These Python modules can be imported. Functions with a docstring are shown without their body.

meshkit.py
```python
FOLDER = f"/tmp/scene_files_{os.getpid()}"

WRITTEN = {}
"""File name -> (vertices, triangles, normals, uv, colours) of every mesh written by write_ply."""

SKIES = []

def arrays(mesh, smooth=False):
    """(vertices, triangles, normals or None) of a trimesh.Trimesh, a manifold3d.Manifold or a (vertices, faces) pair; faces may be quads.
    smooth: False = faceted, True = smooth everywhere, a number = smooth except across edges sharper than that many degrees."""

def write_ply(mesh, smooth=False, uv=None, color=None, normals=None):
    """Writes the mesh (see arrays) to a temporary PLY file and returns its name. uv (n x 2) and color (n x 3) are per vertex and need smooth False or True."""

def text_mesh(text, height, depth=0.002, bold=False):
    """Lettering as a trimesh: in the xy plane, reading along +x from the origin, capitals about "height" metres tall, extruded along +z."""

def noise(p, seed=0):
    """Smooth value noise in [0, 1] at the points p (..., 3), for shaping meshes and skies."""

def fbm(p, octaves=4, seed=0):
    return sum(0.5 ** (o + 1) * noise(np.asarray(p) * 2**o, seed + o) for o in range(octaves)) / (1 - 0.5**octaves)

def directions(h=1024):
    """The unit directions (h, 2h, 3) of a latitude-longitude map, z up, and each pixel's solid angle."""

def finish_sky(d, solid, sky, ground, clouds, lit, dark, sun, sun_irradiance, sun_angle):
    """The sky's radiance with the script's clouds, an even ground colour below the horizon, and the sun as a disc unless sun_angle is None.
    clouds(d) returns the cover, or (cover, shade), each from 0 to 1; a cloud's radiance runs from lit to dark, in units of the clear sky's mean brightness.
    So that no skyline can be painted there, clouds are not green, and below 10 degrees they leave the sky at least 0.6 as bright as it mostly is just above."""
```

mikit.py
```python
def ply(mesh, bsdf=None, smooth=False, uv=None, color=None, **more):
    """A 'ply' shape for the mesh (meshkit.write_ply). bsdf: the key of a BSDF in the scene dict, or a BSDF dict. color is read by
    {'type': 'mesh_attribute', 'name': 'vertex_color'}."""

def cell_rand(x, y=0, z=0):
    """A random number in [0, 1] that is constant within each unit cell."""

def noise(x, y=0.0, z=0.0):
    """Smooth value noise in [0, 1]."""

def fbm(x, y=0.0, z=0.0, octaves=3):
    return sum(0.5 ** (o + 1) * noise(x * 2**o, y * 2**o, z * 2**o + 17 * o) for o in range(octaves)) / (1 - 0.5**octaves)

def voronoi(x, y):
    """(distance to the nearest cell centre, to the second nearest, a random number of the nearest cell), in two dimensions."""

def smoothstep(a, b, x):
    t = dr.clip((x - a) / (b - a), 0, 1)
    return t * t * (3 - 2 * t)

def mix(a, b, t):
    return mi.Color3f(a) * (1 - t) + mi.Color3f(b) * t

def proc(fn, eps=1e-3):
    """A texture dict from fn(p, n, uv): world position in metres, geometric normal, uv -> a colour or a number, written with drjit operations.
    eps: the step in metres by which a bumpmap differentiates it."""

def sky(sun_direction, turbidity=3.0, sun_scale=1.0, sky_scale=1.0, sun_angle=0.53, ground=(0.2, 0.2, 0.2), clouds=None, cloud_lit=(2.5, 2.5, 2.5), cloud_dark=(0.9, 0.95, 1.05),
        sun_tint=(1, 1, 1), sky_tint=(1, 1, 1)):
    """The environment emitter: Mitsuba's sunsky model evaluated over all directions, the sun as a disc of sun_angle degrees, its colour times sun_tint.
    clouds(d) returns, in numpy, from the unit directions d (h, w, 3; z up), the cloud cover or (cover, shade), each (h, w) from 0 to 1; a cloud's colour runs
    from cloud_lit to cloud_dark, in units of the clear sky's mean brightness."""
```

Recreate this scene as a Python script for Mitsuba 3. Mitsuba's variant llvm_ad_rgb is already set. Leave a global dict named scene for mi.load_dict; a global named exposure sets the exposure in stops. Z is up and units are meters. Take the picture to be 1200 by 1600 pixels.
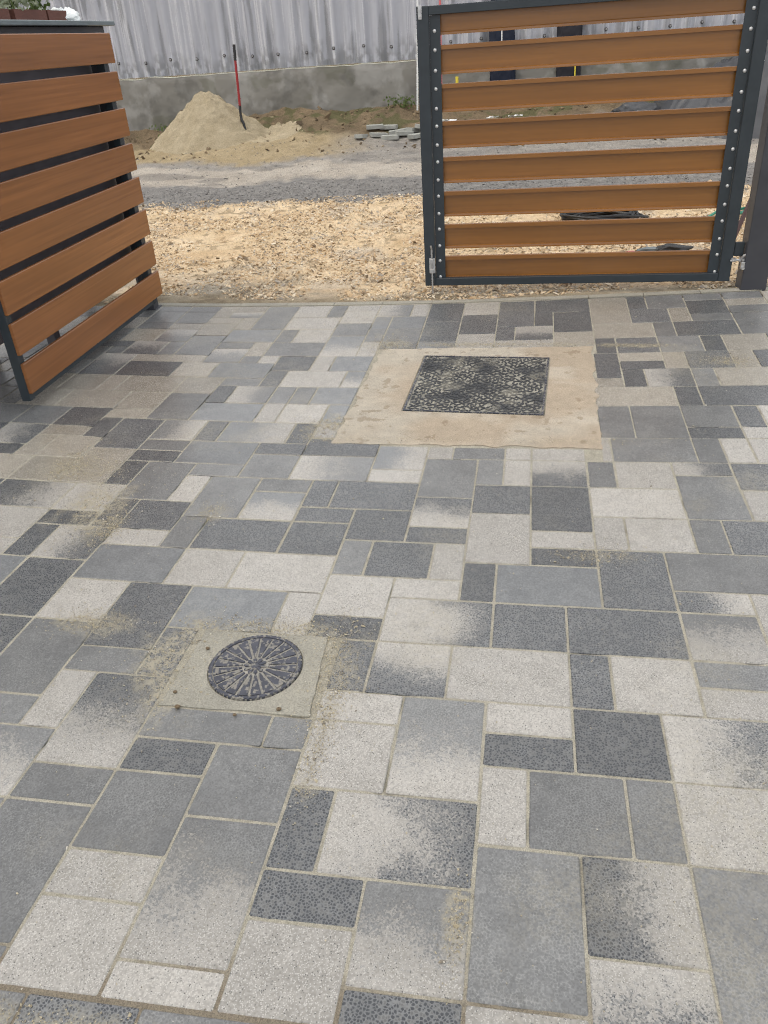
import math, random
import numpy as np, trimesh, drjit as dr, mitsuba as mi, mikit, meshkit
from mikit import proc, noise, fbm, voronoi, cell_rand, smoothstep, mix

T = mi.ScalarTransform4f
rng = np.random.default_rng(7)
random.seed(7)

# ---------------------------------------------------------------- camera, sky, exposure
CAM = np.array([0.87908, -0.60871, 1.38382])
FWD, DOWN = np.array([-0.174462, 0.841007, -0.512122]), np.array([0.033628, -0.514706, -0.856707])
scene = {
    'camera': {'type': 'perspective', 'fov': 51.62, 'fov_axis': 'x', 'near_clip': 0.05, 'far_clip': 400.0,
               'to_world': T().look_at(origin=CAM.tolist(), target=(CAM + FWD).tolist(), up=(-DOWN).tolist())},
    'daylight': mikit.sky([-0.35, -0.25, 0.9], turbidity=3, sun_scale=0.15, sun_angle=30, clouds=lambda d: 1.0,
                          cloud_lit=(2.5, 2.5, 2.55), cloud_dark=(1.6, 1.65, 1.75), ground=(0.3, 0.28, 0.25)),
}
exposure = 2.18
labels = {}

# ---------------------------------------------------------------- helpers
counts = {}
def numbered(name):
    n = counts.get(name, 0); counts[name] = n + 1
    return name if n == 0 else f'{name}_{n:03d}'
def tag(key, label, cat=None, group=None, kind=None):
    d = {'label': label} if label else {}
    if cat: d['category'] = cat
    if group: d['group'] = group
    if kind: d['kind'] = kind
    labels[key] = {**labels.get(key, {}), **d}
def thing(name, label, cat, group=None, kind=None):
    k = numbered(name); tag(k, label, cat, group, kind); return k
def put(parent, name, mesh, bsdf, smooth=False, label=None, **kw):
    k = numbered(f'{parent}__{name}')
    scene[k] = mikit.ply(mesh, bsdf, smooth, **kw)
    if label: labels[k] = {'label': label}
    return k
def whole(name, mesh, bsdf, label, cat, smooth=False, group=None, kind=None, **kw):
    k = thing(name, label, cat, group, kind)
    scene[k] = mikit.ply(mesh, bsdf, smooth, **kw); return k
cat_ = trimesh.util.concatenate
def box(x0, x1, y0, y1, z0, z1, b=0.0):
    """A box, its edges chamfered by b."""
    if b <= 0:
        m = trimesh.creation.box((x1 - x0, y1 - y0, z1 - z0)); m.apply_translation(((x0 + x1) / 2, (y0 + y1) / 2, (z0 + z1) / 2)); return m
    h = np.array([(x1 - x0), (y1 - y0), (z1 - z0)]) / 2; pts = []
    for s in np.ndindex(2, 2, 2):
        sg = np.array(s) * 2 - 1
        for k in range(3):
            q = h.copy(); q[[a for a in range(3) if a != k]] -= b; pts.append(sg * q)
    m = trimesh.convex.convex_hull(np.array(pts)); m.apply_translation(((x0 + x1) / 2, (y0 + y1) / 2, (z0 + z1) / 2)); return m
def tube(path, r, n=8, cap=True):
    path = np.asarray(path, float); r = np.broadcast_to(np.asarray(r, float), len(path)); tg = np.gradient(path, axis=0)
    tg /= np.linalg.norm(tg, axis=1, keepdims=True) + 1e-12
    a = np.array([0, 0, 1.0]) if abs(tg[0][2]) < .9 else np.array([1.0, 0, 0]); V = []
    for p, t, rr in zip(path, tg, r):
        u = np.cross(t, a); u /= np.linalg.norm(u); w = np.cross(u, t); a = w
        th = np.arange(n) * 2 * np.pi / n
        V.append(p + rr * (np.cos(th)[:, None] * u + np.sin(th)[:, None] * w))
    V = np.vstack(V); F = []
    for i in range(len(path) - 1):
        for j in range(n):
            k = (j + 1) % n; F += [[i * n + j, i * n + k, (i + 1) * n + k], [i * n + j, (i + 1) * n + k, (i + 1) * n + j]]
    if cap:
        V = np.vstack([V, path[0], path[-1]]); c0, c1 = len(V) - 2, len(V) - 1; m = (len(path) - 1) * n
        for j in range(n):
            k = (j + 1) % n; F += [[c0, k, j], [c1, m + j, m + k]]
    m = trimesh.Trimesh(V, np.array(F), process=False); trimesh.repair.fix_normals(m); return m
def moved(m, loc=(0, 0, 0), rz=0, rx=0, ry=0):
    m = m.copy()
    for a, ax in ((rx, [1, 0, 0]), (ry, [0, 1, 0]), (rz, [0, 0, 1])):
        if a: m.apply_transform(trimesh.transformations.rotation_matrix(a, ax))
    m.apply_translation(loc); return m
def lump(r, sub=1, rough=.25, seed=0, squash=(1, 1, 1)):
    m = trimesh.creation.icosphere(subdivisions=sub, radius=1.0); v = np.array(m.vertices)
    v *= (1 + rough * 2 * (meshkit.fbm(v * 1.7 + seed * 3.7, 3, seed) - .5))[:, None]
    m.vertices = v * np.asarray(squash) * r; return m
def heightfield(xs, ys, zf, drop=None):
    X, Y = np.meshgrid(xs, ys, indexing='ij'); Z = zf(X, Y); V = np.stack([X, Y, Z], -1).reshape(-1, 3); n = len(ys)
    i, j = np.meshgrid(np.arange(len(xs) - 1), np.arange(n - 1), indexing='ij'); a = (i * n + j).ravel()
    F = np.stack([a, a + n, a + n + 1, a + 1], 1)
    return trimesh.Trimesh(V, np.vstack([F[:, [0, 1, 2]], F[:, [0, 2, 3]]]), process=False)
def pebbles(P, R, seed, flat=.6):
    """Many angular stones at P with radii R as one (vertices, faces, uv); uv.x is random per stone."""
    g = np.random.default_rng(seed); n = len(P)
    base = np.array([[1, 0, 0], [-1, 0, 0], [0, 1, 0], [0, -1, 0], [0, 0, 1], [0, 0, -1.0]])
    f = np.array([[0, 2, 4], [2, 1, 4], [1, 3, 4], [3, 0, 4], [2, 0, 5], [1, 2, 5], [3, 1, 5], [0, 3, 5]])
    v = base[None] * (1 + g.uniform(-.45, .45, (n, 6, 1))) + g.uniform(-.3, .3, (n, 6, 3))
    v *= (np.asarray(R)[:, None] * np.stack([g.uniform(.8, 1.5, n), g.uniform(.5, 1, n), g.uniform(flat * .6, flat * 1.2, n)], 1))[:, None, :]
    q = g.normal(size=(n, 3)) * [.35, .35, 0]; az = g.uniform(0, 2 * np.pi, n); c, s = np.cos(az), np.sin(az)
    x = v[..., 0] * c[:, None] - v[..., 1] * s[:, None]; y = v[..., 0] * s[:, None] + v[..., 1] * c[:, None]
    z = v[..., 2] + x * q[:, :1] + y * q[:, 1:2]
    V = np.stack([x, y, z], -1) + np.asarray(P)[:, None, :]
    F = (f[None] + (np.arange(n) * 6)[:, None, None]).reshape(-1, 3)
    uv = np.repeat(np.stack([g.random(n), g.random(n)], 1), 6, 0)
    return (V.reshape(-1, 3), F), uv

# ---------------------------------------------------------------- materials
def mat(key, color, rough=.6, spec=.4, bump=None, bscale=.001, eps=.002, metallic=0., two=True, **kw):
    c = color if isinstance(color, dict) else {'type': 'rgb', 'value': list(color)}
    r = rough if isinstance(rough, dict) else float(rough)
    d = {'type': 'principled', 'base_color': c, 'roughness': r, 'specular': spec, 'metallic': metallic, **kw}
    if bump is not None: d = {'type': 'bumpmap', 'arbitrary': proc(bump, eps), 'scale': bscale, 'bsdf': d}
    scene[key] = {'type': 'twosided', 'bsdf': d} if two else d
F3 = lambda p, s, o=3: fbm(p.x * s, p.y * s, p.z * s, o)

SAND = (.335, .31, .235)
def stone_color(p, n, uv):
    t = uv.x; k = dr.floor(uv.y); r = uv.y - k
    g1 = cell_rand(p.x * 420, p.y * 420, 3); g2 = noise(p.x * 300 + 9, p.y * 300, 4)
    f1 = fbm(p.x * 28, p.y * 28, 5, 3); f2 = fbm(p.x * 9, p.y * 9, 1, 2)
    d1, d2, cr = voronoi(p.x * 165 + 31, p.y * 165)
    e1, e2, cw = voronoi(p.x * 330, p.y * 330 + 9)
    light = mix((.292, .284, .262), (.380, .370, .345), f1) * (.82 + .30 * r)
    light = dr.select(k > 2.5, mix((.225, .210, .178), (.30, .283, .245), f1) * (.80 + .36 * r), light)
    light = light * (.80 + .40 * g2)
    light = mix(light, (.52, .515, .49), dr.select((cw > .72) & (e1 < .40), .62, 0.0))
    light = mix(light, (.085, .09, .092), dr.select((cw < .05) & (e1 < .38), .75, 0.0))
    web = smoothstep(.45, .95, d1 / dr.maximum(d2, 1e-3)) * smoothstep(.3, .7, f2 + (cr - .5) * .5)
    smooth_ = mix(mix((.126, .131, .134), (.177, .182, .184), f1), (.235, .242, .240), web * .7) * (.82 + .34 * r)
    blue = mix((.142, .151, .159), (.198, .208, .214), f1) * (.88 + .28 * r)
    net = smoothstep(.35, .95, d1 / dr.maximum(d2, 1e-3))
    spot = mix((.047, .052, .059), (.180, .188, .193), net * (.45 + .55 * f1))
    spot = mix(spot, (.165, .168, .165), dr.select(cr > .70, .55, 0.0)) * (.84 + .40 * r)
    fine = .80 + .40 * g2
    dark = dr.select(k < .5, smooth_ * fine, dr.select(k < 1.5, spot * (.88 + .24 * g2), blue * fine))
    tt = t + (f1 - .5) * .44 + (f2 - .5) * .44 + (cw - .5) * .42 + (cr - .5) * .22 + (g2 - .5) * .26
    m = smoothstep(.26, .74, tt)
    col = mix(light, dark, m)
    # dried sand left on the stones: patches with a grain of their own
    dust = smoothstep(.58, .80, fbm(p.x * 3.1 + 4, p.y * 3.1, 7, 4)) * .30
    for (x, y, a, b, s) in DUST:
        q = dr.sqrt(dr.square((p.x - x) / a) + dr.square((p.y - y) / b))
        dust = dr.maximum(dust, smoothstep(1.15, .2, q + (fbm(p.x * 14, p.y * 14, 3, 3) - .5) * 1.7) * s)
    dust = dust * smoothstep(.32, .72, .22 + .62 * fbm(p.x * 90, p.y * 90, 2, 3) + .40 * (cw - .5))
    return mix(col, SAND, dr.clip(dust, 0, .92))
def stone_rough(p, n, uv):
    k = dr.floor(uv.y)
    return .13 + .38 * fbm(p.x * 3.5, p.y * 3.5, 4, 4) - dr.select(k > 1.5, .05, 0.0)
def stone_bump(p, n, uv):
    a, b, c = voronoi(p.x * 200, p.y * 200)
    return a * .6 + fbm(p.x * 60, p.y * 60, 0, 2) * .8
# worn-in sand patches on the paving: x, y, half sizes, strength
DUST = [(-.02, .86, .13, .22, .95), (.41, .88, .07, .22, .6), (.20, 1.02, .26, .05, .9), (.43, .66, .035, .2, .6), (-.63, 1.62, .14, .22, .9), (-.52, 1.50, .06, .12, .8),
        (-.90, 1.95, .10, .14, .65), (-.80, 1.90, .16, .10, .3), (.785, .23, .025, .09, .8), (1.37, 3.33, .20, .03, .85), (1.78, 3.12, .12, .08, .6), (.06, 2.34, .12, .10, .9),
        (.30, 2.22, .40, .04, .7), (1.02, 2.24, .22, .03, .6), (.15, 3.35, .12, .16, .85), (1.10, 1.45, .12, .05, .4), (-.32, 1.0, .12, .06, .6), (.70, 3.35, .5, .04, .7), (-.2, 1.62, .06, .08, .5), (.0, -.03, .6, .035, .55)]
mat('stone_mat', proc(stone_color), proc(stone_rough), .5, stone_bump, .0007, .0015)
def sand_color(p, n, uv):
    c = mix((.25, .238, .195), (.385, .367, .305), fbm(p.x * 40, p.y * 40, 2, 3))
    c = mix(c, (.17, .145, .11), smoothstep(.16, .06, p.y + (fbm(p.x * 12, p.y * 12, 3, 3) - .5) * .14) * .85)   # dirt at the border row
    return c * (.75 + .5 * cell_rand(p.x * 500, p.y * 500, 1))
mat('sand_mat', proc(sand_color), .95, .1, lambda p, n, uv: fbm(p.x * 160, p.y * 160, 0, 2), .002, .002)
def grain_color(p, n, uv):
    c = mix((.33, .29, .205), (.50, .45, .33), uv.x)
    c = mix(c, (.13, .12, .11), dr.select(uv.x > .82, .8, 0.0))
    return mix(c, (.62, .60, .55), dr.select(uv.x < .08, .8, 0.0))
mat('grain_mat', proc(grain_color), .9, .2)
def collar_color(p, n, uv):
    w = fbm(p.x * 3 + 2, p.y * 3, 6, 3)
    c = mix((.40, .37, .31), (.36, .305, .235), smoothstep(.35, .65, w + (p.x - .65) * .25))
    c = c * (.92 + .16 * fbm(p.x * 8, p.y * 22 + 3 * w, 9, 4)) * (.9 + .2 * fbm(p.x * 30, p.y * 30, 2, 3))
    c = mix(c, (.47, .43, .36), smoothstep(.55, .75, fbm(p.x * 4 + 9, p.y * 7, 3, 4)) * .6)
    c = mix(c, (.17, .125, .08), smoothstep(.66, .76, fbm(p.x * 22, p.y * 22, 4, 4)) * .45)
    return c * (.88 + .24 * cell_rand(p.x * 300, p.y * 300, 2))
mat('collar_mat', proc(collar_color), .85, .2, lambda p, n, uv: fbm(p.x * 50, p.y * 50, 0, 4), .004, .002)
def collar2_color(p, n, uv):
    c = mix((.245, .24, .21), (.345, .335, .285), fbm(p.x * 12, p.y * 12, 2, 4))
    return c * (.82 + .36 * cell_rand(p.x * 300, p.y * 300, 2))
mat('round_collar_mat', proc(collar2_color), .9, .15, lambda p, n, uv: fbm(p.x * 90, p.y * 90, 0, 3), .002, .002)
def lid_color(p, n, uv):
    c = mix((.034, .038, .052), (.070, .076, .098), fbm(p.x * 40, p.y * 40, 2, 3))
    return mix(c, (.36, .34, .28), smoothstep(.54, .66, fbm(p.x * 130, p.y * 130, 8, 4)) * .5)
mat('lid_mat', proc(lid_color), .5, .5, lambda p, n, uv: fbm(p.x * 150, p.y * 150, 0, 2), .001, .002)
def lid_dust(p, n, uv):
    a = smoothstep(.22, .58, fbm(p.x * 9, p.y * 9, 5, 4))
    c = mix((.06, .065, .072), (.36, .35, .30), a * (.55 + .45 * fbm(p.x * 90, p.y * 90, 5, 2)))
    return c * (.8 + .4 * cell_rand(p.x * 400, p.y * 400, 2))
mat('lid_base_mat', proc(lid_dust), .85, .2)
mat('lid_tread_mat', proc(lambda p, n, uv: mix(mix((.03, .034, .04), (.07, .075, .08), fbm(p.x * 30, p.y * 30, 3, 2)), (.33, .315, .26), smoothstep(.55, .75, fbm(p.x * 10, p.y * 10, 6, 4)) * .45)), .45, .5)
mat('lid_sand_mat', proc(lambda p, n, uv: mix((.26, .255, .23), (.37, .36, .33), fbm(p.x * 80, p.y * 80, 2, 3)) * (.8 + .4 * cell_rand(p.x * 400, p.y * 400, 2))), .9, .15)

# gate: wood-print aluminium slats and anthracite powder-coated steel
def slat_color(p, n, uv):
    g = fbm(uv.x * 2.2 + uv.y * .3, uv.y * 90, 3, 4)
    c = mix((.170, .068, .022), (.285, .116, .038), g)
    return c * (.88 + .24 * fbm(uv.x * .8, uv.y * 1.5, 8, 2))
mat('slat_mat', proc(slat_color), .34, .5)
mat('slat_back_mat', proc(lambda p, n, uv: mix((.180, .071, .010), (.270, .111, .018), fbm(uv.x * 2.5, uv.y * 60, 5, 4)) * (.88 + .24 * fbm(uv.x * .7, uv.y * .9, 2, 2))), .30, .5, clearcoat=.7, clearcoat_gloss=.85)
mat('frame_mat', proc(lambda p, n, uv: mix((.020, .029, .037), (.031, .042, .052), F3(p, 14))), .38, .5)
mat('panel_mat', proc(lambda p, n, uv: mix((.12, .113, .13), (.155, .147, .168), F3(p, 9))), .5, .4)
mat('coping_mat', proc(lambda p, n, uv: mix((.10, .13, .145), (.16, .195, .21), F3(p, 12))), .3, .5)
mat('zinc_mat', proc(lambda p, n, uv: mix((.42, .43, .44), (.66, .67, .68), F3(p, 60))), .35, .5, metallic=.85)
mat('screw_mat', (.62, .63, .64), .3, .5, metallic=.6)
mat('post_mat', proc(lambda p, n, uv: mix((.036, .039, .048), (.058, .061, .072), F3(p, 10))), .42, .45)

# surroundings
def sheet_color(p, n, uv):
    s = fbm(p.x * 22, p.z * .7, 2, 5)
    c = mix((.365, .38, .425), (.50, .52, .57), s)
    c = mix(c, (.70, .71, .735), smoothstep(.56, .72, fbm(p.x * 48, p.z * .9, 5, 4)) * .55)
    c = mix(c, (.10, .105, .11), smoothstep(.55, .75, fbm(p.x * 15 + 40, p.z * 1.5, 9, 4)) * .45)
    low = smoothstep(1.42, 1.15, p.z + (fbm(p.x * 8, p.z * 6, 3, 3) - .5) * .35)   # damp grime that rises from the plinth in patches
    return mix(c, (.13, .135, .14), low * .55 * smoothstep(.3, .6, fbm(p.x * 20, p.z * 12, 4, 3)))
mat('sheet_mat', proc(sheet_color), .8, .2, lambda p, n, uv: fbm(p.x * 40, p.y * 40, p.z * 10, 3), .003, .004)
def plinth_color(p, n, uv):
    c = mix((.19, .187, .172), (.27, .265, .245), fbm(p.x * 3, p.z * 5, 3, 5))
    c = mix(c, (.34, .34, .325), smoothstep(.52, .74, fbm(p.x * 5 + 7, p.z * 4, 8, 5)) * .75)
    c = mix(c, (.09, .09, .085), smoothstep(.50, .70, fbm(p.x * 5 + 3, p.z * 5, 1, 5)) * .4)
    return mix(c, (.10, .105, .065), smoothstep(.56, .70, fbm(p.x * 4, p.z * 5, 12, 4)) * .35)
mat('plinth_mat', proc(plinth_color), .9, .15, lambda p, n, uv: fbm(p.x * 18, p.y * 18, p.z * 18, 4), .012, .005)
mat('ledge_mat', proc(lambda p, n, uv: mix((.30, .31, .24), (.46, .46, .40), fbm(p.x * 12, p.y * 12, 1, 3))), .9, .1)
mat('bolt_mat', (.06, .06, .065), .6, .3)
mat('bolt_head_mat', (.30, .30, .31), .5, .4)
def ground_color(p, n, uv):
    w = (fbm(p.x * 1.3, p.y * 1.3, 1, 4) - .5)
    chips = mix((.46, .345, .205), (.65, .535, .375), fbm(p.x * 7, p.y * 7, 2, 4))
    chips = mix(chips, (.40, .365, .31), smoothstep(.55, .72, fbm(p.x * 2.4, p.y * 2.4, 6, 3)) * .55)
    chips = mix(chips, (.20, .15, .095), smoothstep(.57, .70, fbm(p.x * 16, p.y * 16, 7, 4)) * .6)
    chips = mix(chips, (.42, .29, .165), smoothstep(.52, .66, fbm(p.x * 3 + 5, p.y * 3, 8, 3)) * .35)
    chips = mix(chips, (.27, .245, .20), smoothstep(4.95, 4.35, p.y + (fbm(p.x * 2.5, p.y * 4, 18, 4) - .5) * 1.6) * .75)
    dirt = mix((.155, .125, .085), (.30, .255, .185), fbm(p.x * 11, p.y * 11, 3, 4))
    grey = mix((.14, .135, .13), (.24, .235, .225), fbm(p.x * 16, p.y * 16, 4, 4))
    track = mix((.29, .26, .22), (.43, .40, .35), fbm(p.x * 5, p.y * 9, 5, 4))
    track = mix(track, (.17, .16, .15), smoothstep(.55, .68, fbm(p.x * 2, p.y * 6, 15, 3)) * .6)
    sandy = mix((.27, .215, .13), (.37, .305, .20), fbm(p.x * 8, p.y * 8, 9, 3))
    bank = mix((.10, .078, .052), (.24, .185, .12), fbm(p.x * 6, p.y * 6 + 3, p.z * 6, 5))
    bank = mix(bank, (.07, .085, .035), smoothstep(.56, .68, fbm(p.x * 5, p.y * 5, 21, 4)) * .6)
    y = p.y + w * .5 + (fbm(p.x * 9, p.y * 9, 11, 2) - .5) * .18
    c = mix(dirt, chips, smoothstep(4.24, 4.46, y + (fbm(p.x * 3, 2, 0, 2) - .5) * .3))
    c = mix(c, grey, smoothstep(6.98, 7.10, y + .045 * p.x * 0))
    c = mix(c, track, smoothstep(7.75, 7.95, y))
    c = mix(c, grey, smoothstep(8.35, 8.45, y) * .6)
    c = mix(c, sandy, smoothstep(8.5, 8.75, y) * smoothstep(-.9, -1.6, p.x + w))
    c = mix(c, bank, smoothstep(9.25, 9.6, y))
    return c * (.82 + .36 * cell_rand(p.x * 130, p.y * 130, 2))
mat('ground_mat', proc(ground_color), .93, .12, lambda p, n, uv: fbm(p.x * 30, p.y * 30, 0, 4), .03, .006)
def chip_color(p, n, uv):
    c = mix((.46, .33, .19), (.71, .58, .41), uv.x)
    c = mix(c, (.70, .63, .50), dr.select(uv.y > .76, .85, 0.0))
    c = mix(c, (.36, .34, .31), dr.select((uv.y > .66) & (uv.y < .76), .85, 0.0))
    return mix(c, (.13, .095, .065), dr.select(uv.y < .20, .8, 0.0))
mat('chip_mat', proc(chip_color), .85, .2)
mat('gravel_mat', proc(lambda p, n, uv: mix((.12, .118, .115), (.30, .295, .285), uv.x)), .8, .25)
mat('clod_mat', proc(lambda p, n, uv: mix((.09, .07, .048), (.26, .20, .13), uv.x)), .95, .1)
mat('pile_mat', proc(lambda p, n, uv: mix((.29, .242, .16), (.45, .392, .28), fbm(p.x * 9, p.y * 9, p.z * 9, 4)) * (.86 + .28 * cell_rand(p.x * 120, p.y * 120, p.z * 120))), .95, .1, lambda p, n, uv: fbm(p.x * 22, p.y * 22, p.z * 22, 4), .035, .006)
mat('block_mat', proc(lambda p, n, uv: mix((.24, .25, .23), (.40, .41, .385), F3(p, 20))), .85, .2)
mat('earth_mat', (.2, .18, .15), .95, .1)
mat('red_mat', (.30, .025, .03), .4, .5)
mat('darkred_mat', (.05, .020, .018), .5, .4)
mat('black_mat', (.02, .021, .023), .45, .5)
mat('yellow_mat', (.70, .58, .06), .5, .4)
mat('pink_mat', (.62, .16, .17), .5, .4)
mat('white_mat', (.78, .80, .80), .5, .4)
mat('navy_mat', proc(lambda p, n, uv: mix((.014, .019, .036), (.03, .036, .055), F3(p, 25))), .85, .2)
mat('charcoal_mat', proc(lambda p, n, uv: mix((.02, .02, .026), (.042, .042, .05), F3(p, 25))), .85, .2)
mat('tarp_mat', proc(lambda p, n, uv: mix((.03, .032, .037), (.075, .078, .085), F3(p, 6))), .28, .6)
mat('green_mat', (.05, .24, .17), .5, .4)
mat('trough_mat', proc(lambda p, n, uv: mix((.095, .038, .028), (.15, .06, .045), F3(p, 16))), .6, .35)
mat('trough_light_mat', (.30, .24, .18), .7, .3)
mat('bag_mat', (.80, .84, .84), .4, .4)
mat('rubble_mat', proc(lambda p, n, uv: mix((.18, .185, .18), (.30, .30, .29), F3(p, 14))), .9, .15)
for key, a, b in (('leaf_mat', (.10, .15, .05), (.18, .23, .10)), ('pale_leaf_mat', (.30, .36, .24), (.50, .55, .42))):
    scene[key] = {'type': 'principledthin', 'base_color': proc(lambda p, n, uv, a=a, b=b: mix(a, b, cell_rand(p.x * 25, p.y * 25, p.z * 25))), 'roughness': .5, 'diff_trans': .6}

# ---------------------------------------------------------------- ground beyond the paving
def zlevel(y):
    return np.interp(y, [-50, 4.6, 5.4, 6.2, 7.0, 7.6, 8.2, 8.7, 9.2, 9.6, 10.0, 10.4, 12, 60], [-.012, -.012, .012, .045, .098, .165, .235, .31, .39, .47, .60, .68, .7, .7])
def zg(X, Y):
    X, Y = np.asarray(X, float), np.asarray(Y, float); P = np.stack([X, Y, 0 * X], -1)
    far = np.clip((Y - 8.6) / 1.2, 0, 1)
    z = zlevel(Y) + (meshkit.fbm(P * 2.2, 4, 3) - .5) * (.045 + .17 * far) * np.clip((Y - 4.1) / .8, .12, 1) + (meshkit.fbm(P * 9, 3, 5) - .5) * (.02 + .05 * far)
    z -= .10 * far * np.clip((-3.0 - X) / .8, 0, 1)                       # the bank falls away towards the left
    rut = np.exp(-((Y - 7.95 - .1 * np.sin(X)) / .16) ** 2) * .03
    return z - rut * np.clip((Y - 6) / 1, 0, 1)
xs = np.concatenate([np.linspace(-30, -7, 30), np.arange(-6.9, 5.5, .045), np.linspace(5.6, 30, 30)])
ys = np.concatenate([np.arange(4.125, 10.6, .04), np.linspace(10.7, 60, 25)])
whole('ground', heightfield(xs, ys, zg), 'ground_mat', 'yellow stone chippings, grey track and brown earth bank beyond the gate', 'ground', True, kind='structure')
whole('earth', heightfield(np.linspace(-80, 80, 9), np.linspace(-80, 80, 9), lambda X, Y: X * 0 - .13), 'earth_mat', 'bare earth under and around the paved yard', 'ground', kind='structure')

n = 60000
px = rng.uniform(-4.2, 3.4, n); py = 4.16 + 3.0 * rng.random(n) ** 1.25
keep = (meshkit.fbm(np.stack([px, py, px * 0], 1) * 2.5, 3, 8) > rng.uniform(.28, .62, n)) & (py > 4.16 + .25 * meshkit.noise(np.stack([px * 2, px * 0, px * 0], 1), 4))
px, py = px[keep], py[keep]; R = rng.uniform(.004, .0115, len(px)) * (1 + .9 * (rng.random(len(px)) > .93))
m, uv = pebbles(np.stack([px, py, zg(px, py) + R * .25], 1), R, 1)
whole('gravel_chippings', m, 'chip_mat', 'loose yellow and cream stone chippings scattered beyond the gate', 'chippings', kind='stuff', uv=uv)
n = 6500
px = rng.uniform(-5.5, 4.5, n); py = np.where(rng.random(n) < .7, rng.normal(7.25, .24, n), rng.uniform(7, 9.2, n))
R = rng.uniform(.004, .011, n)
m, uv = pebbles(np.stack([px, py, zg(px, py) + R * .3], 1), R, 2)
whole('gravel', m, 'gravel_mat', 'band of dark grey gravel along the track', 'gravel', kind='stuff', uv=uv)
n = 600
px = rng.uniform(-5.5, 4.5, n); py = rng.uniform(8.7, 10.2, n); R = rng.uniform(.008, .028, n) * (1 + 1.2 * (rng.random(n) > .95))
m, uv = pebbles(np.stack([px, py, zg(px, py) + R * .3], 1), R, 3, .8)
whole('earth_clods', m, 'clod_mat', 'brown earth clods on the bank below the wall', 'earth', kind='stuff', uv=uv)

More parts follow.
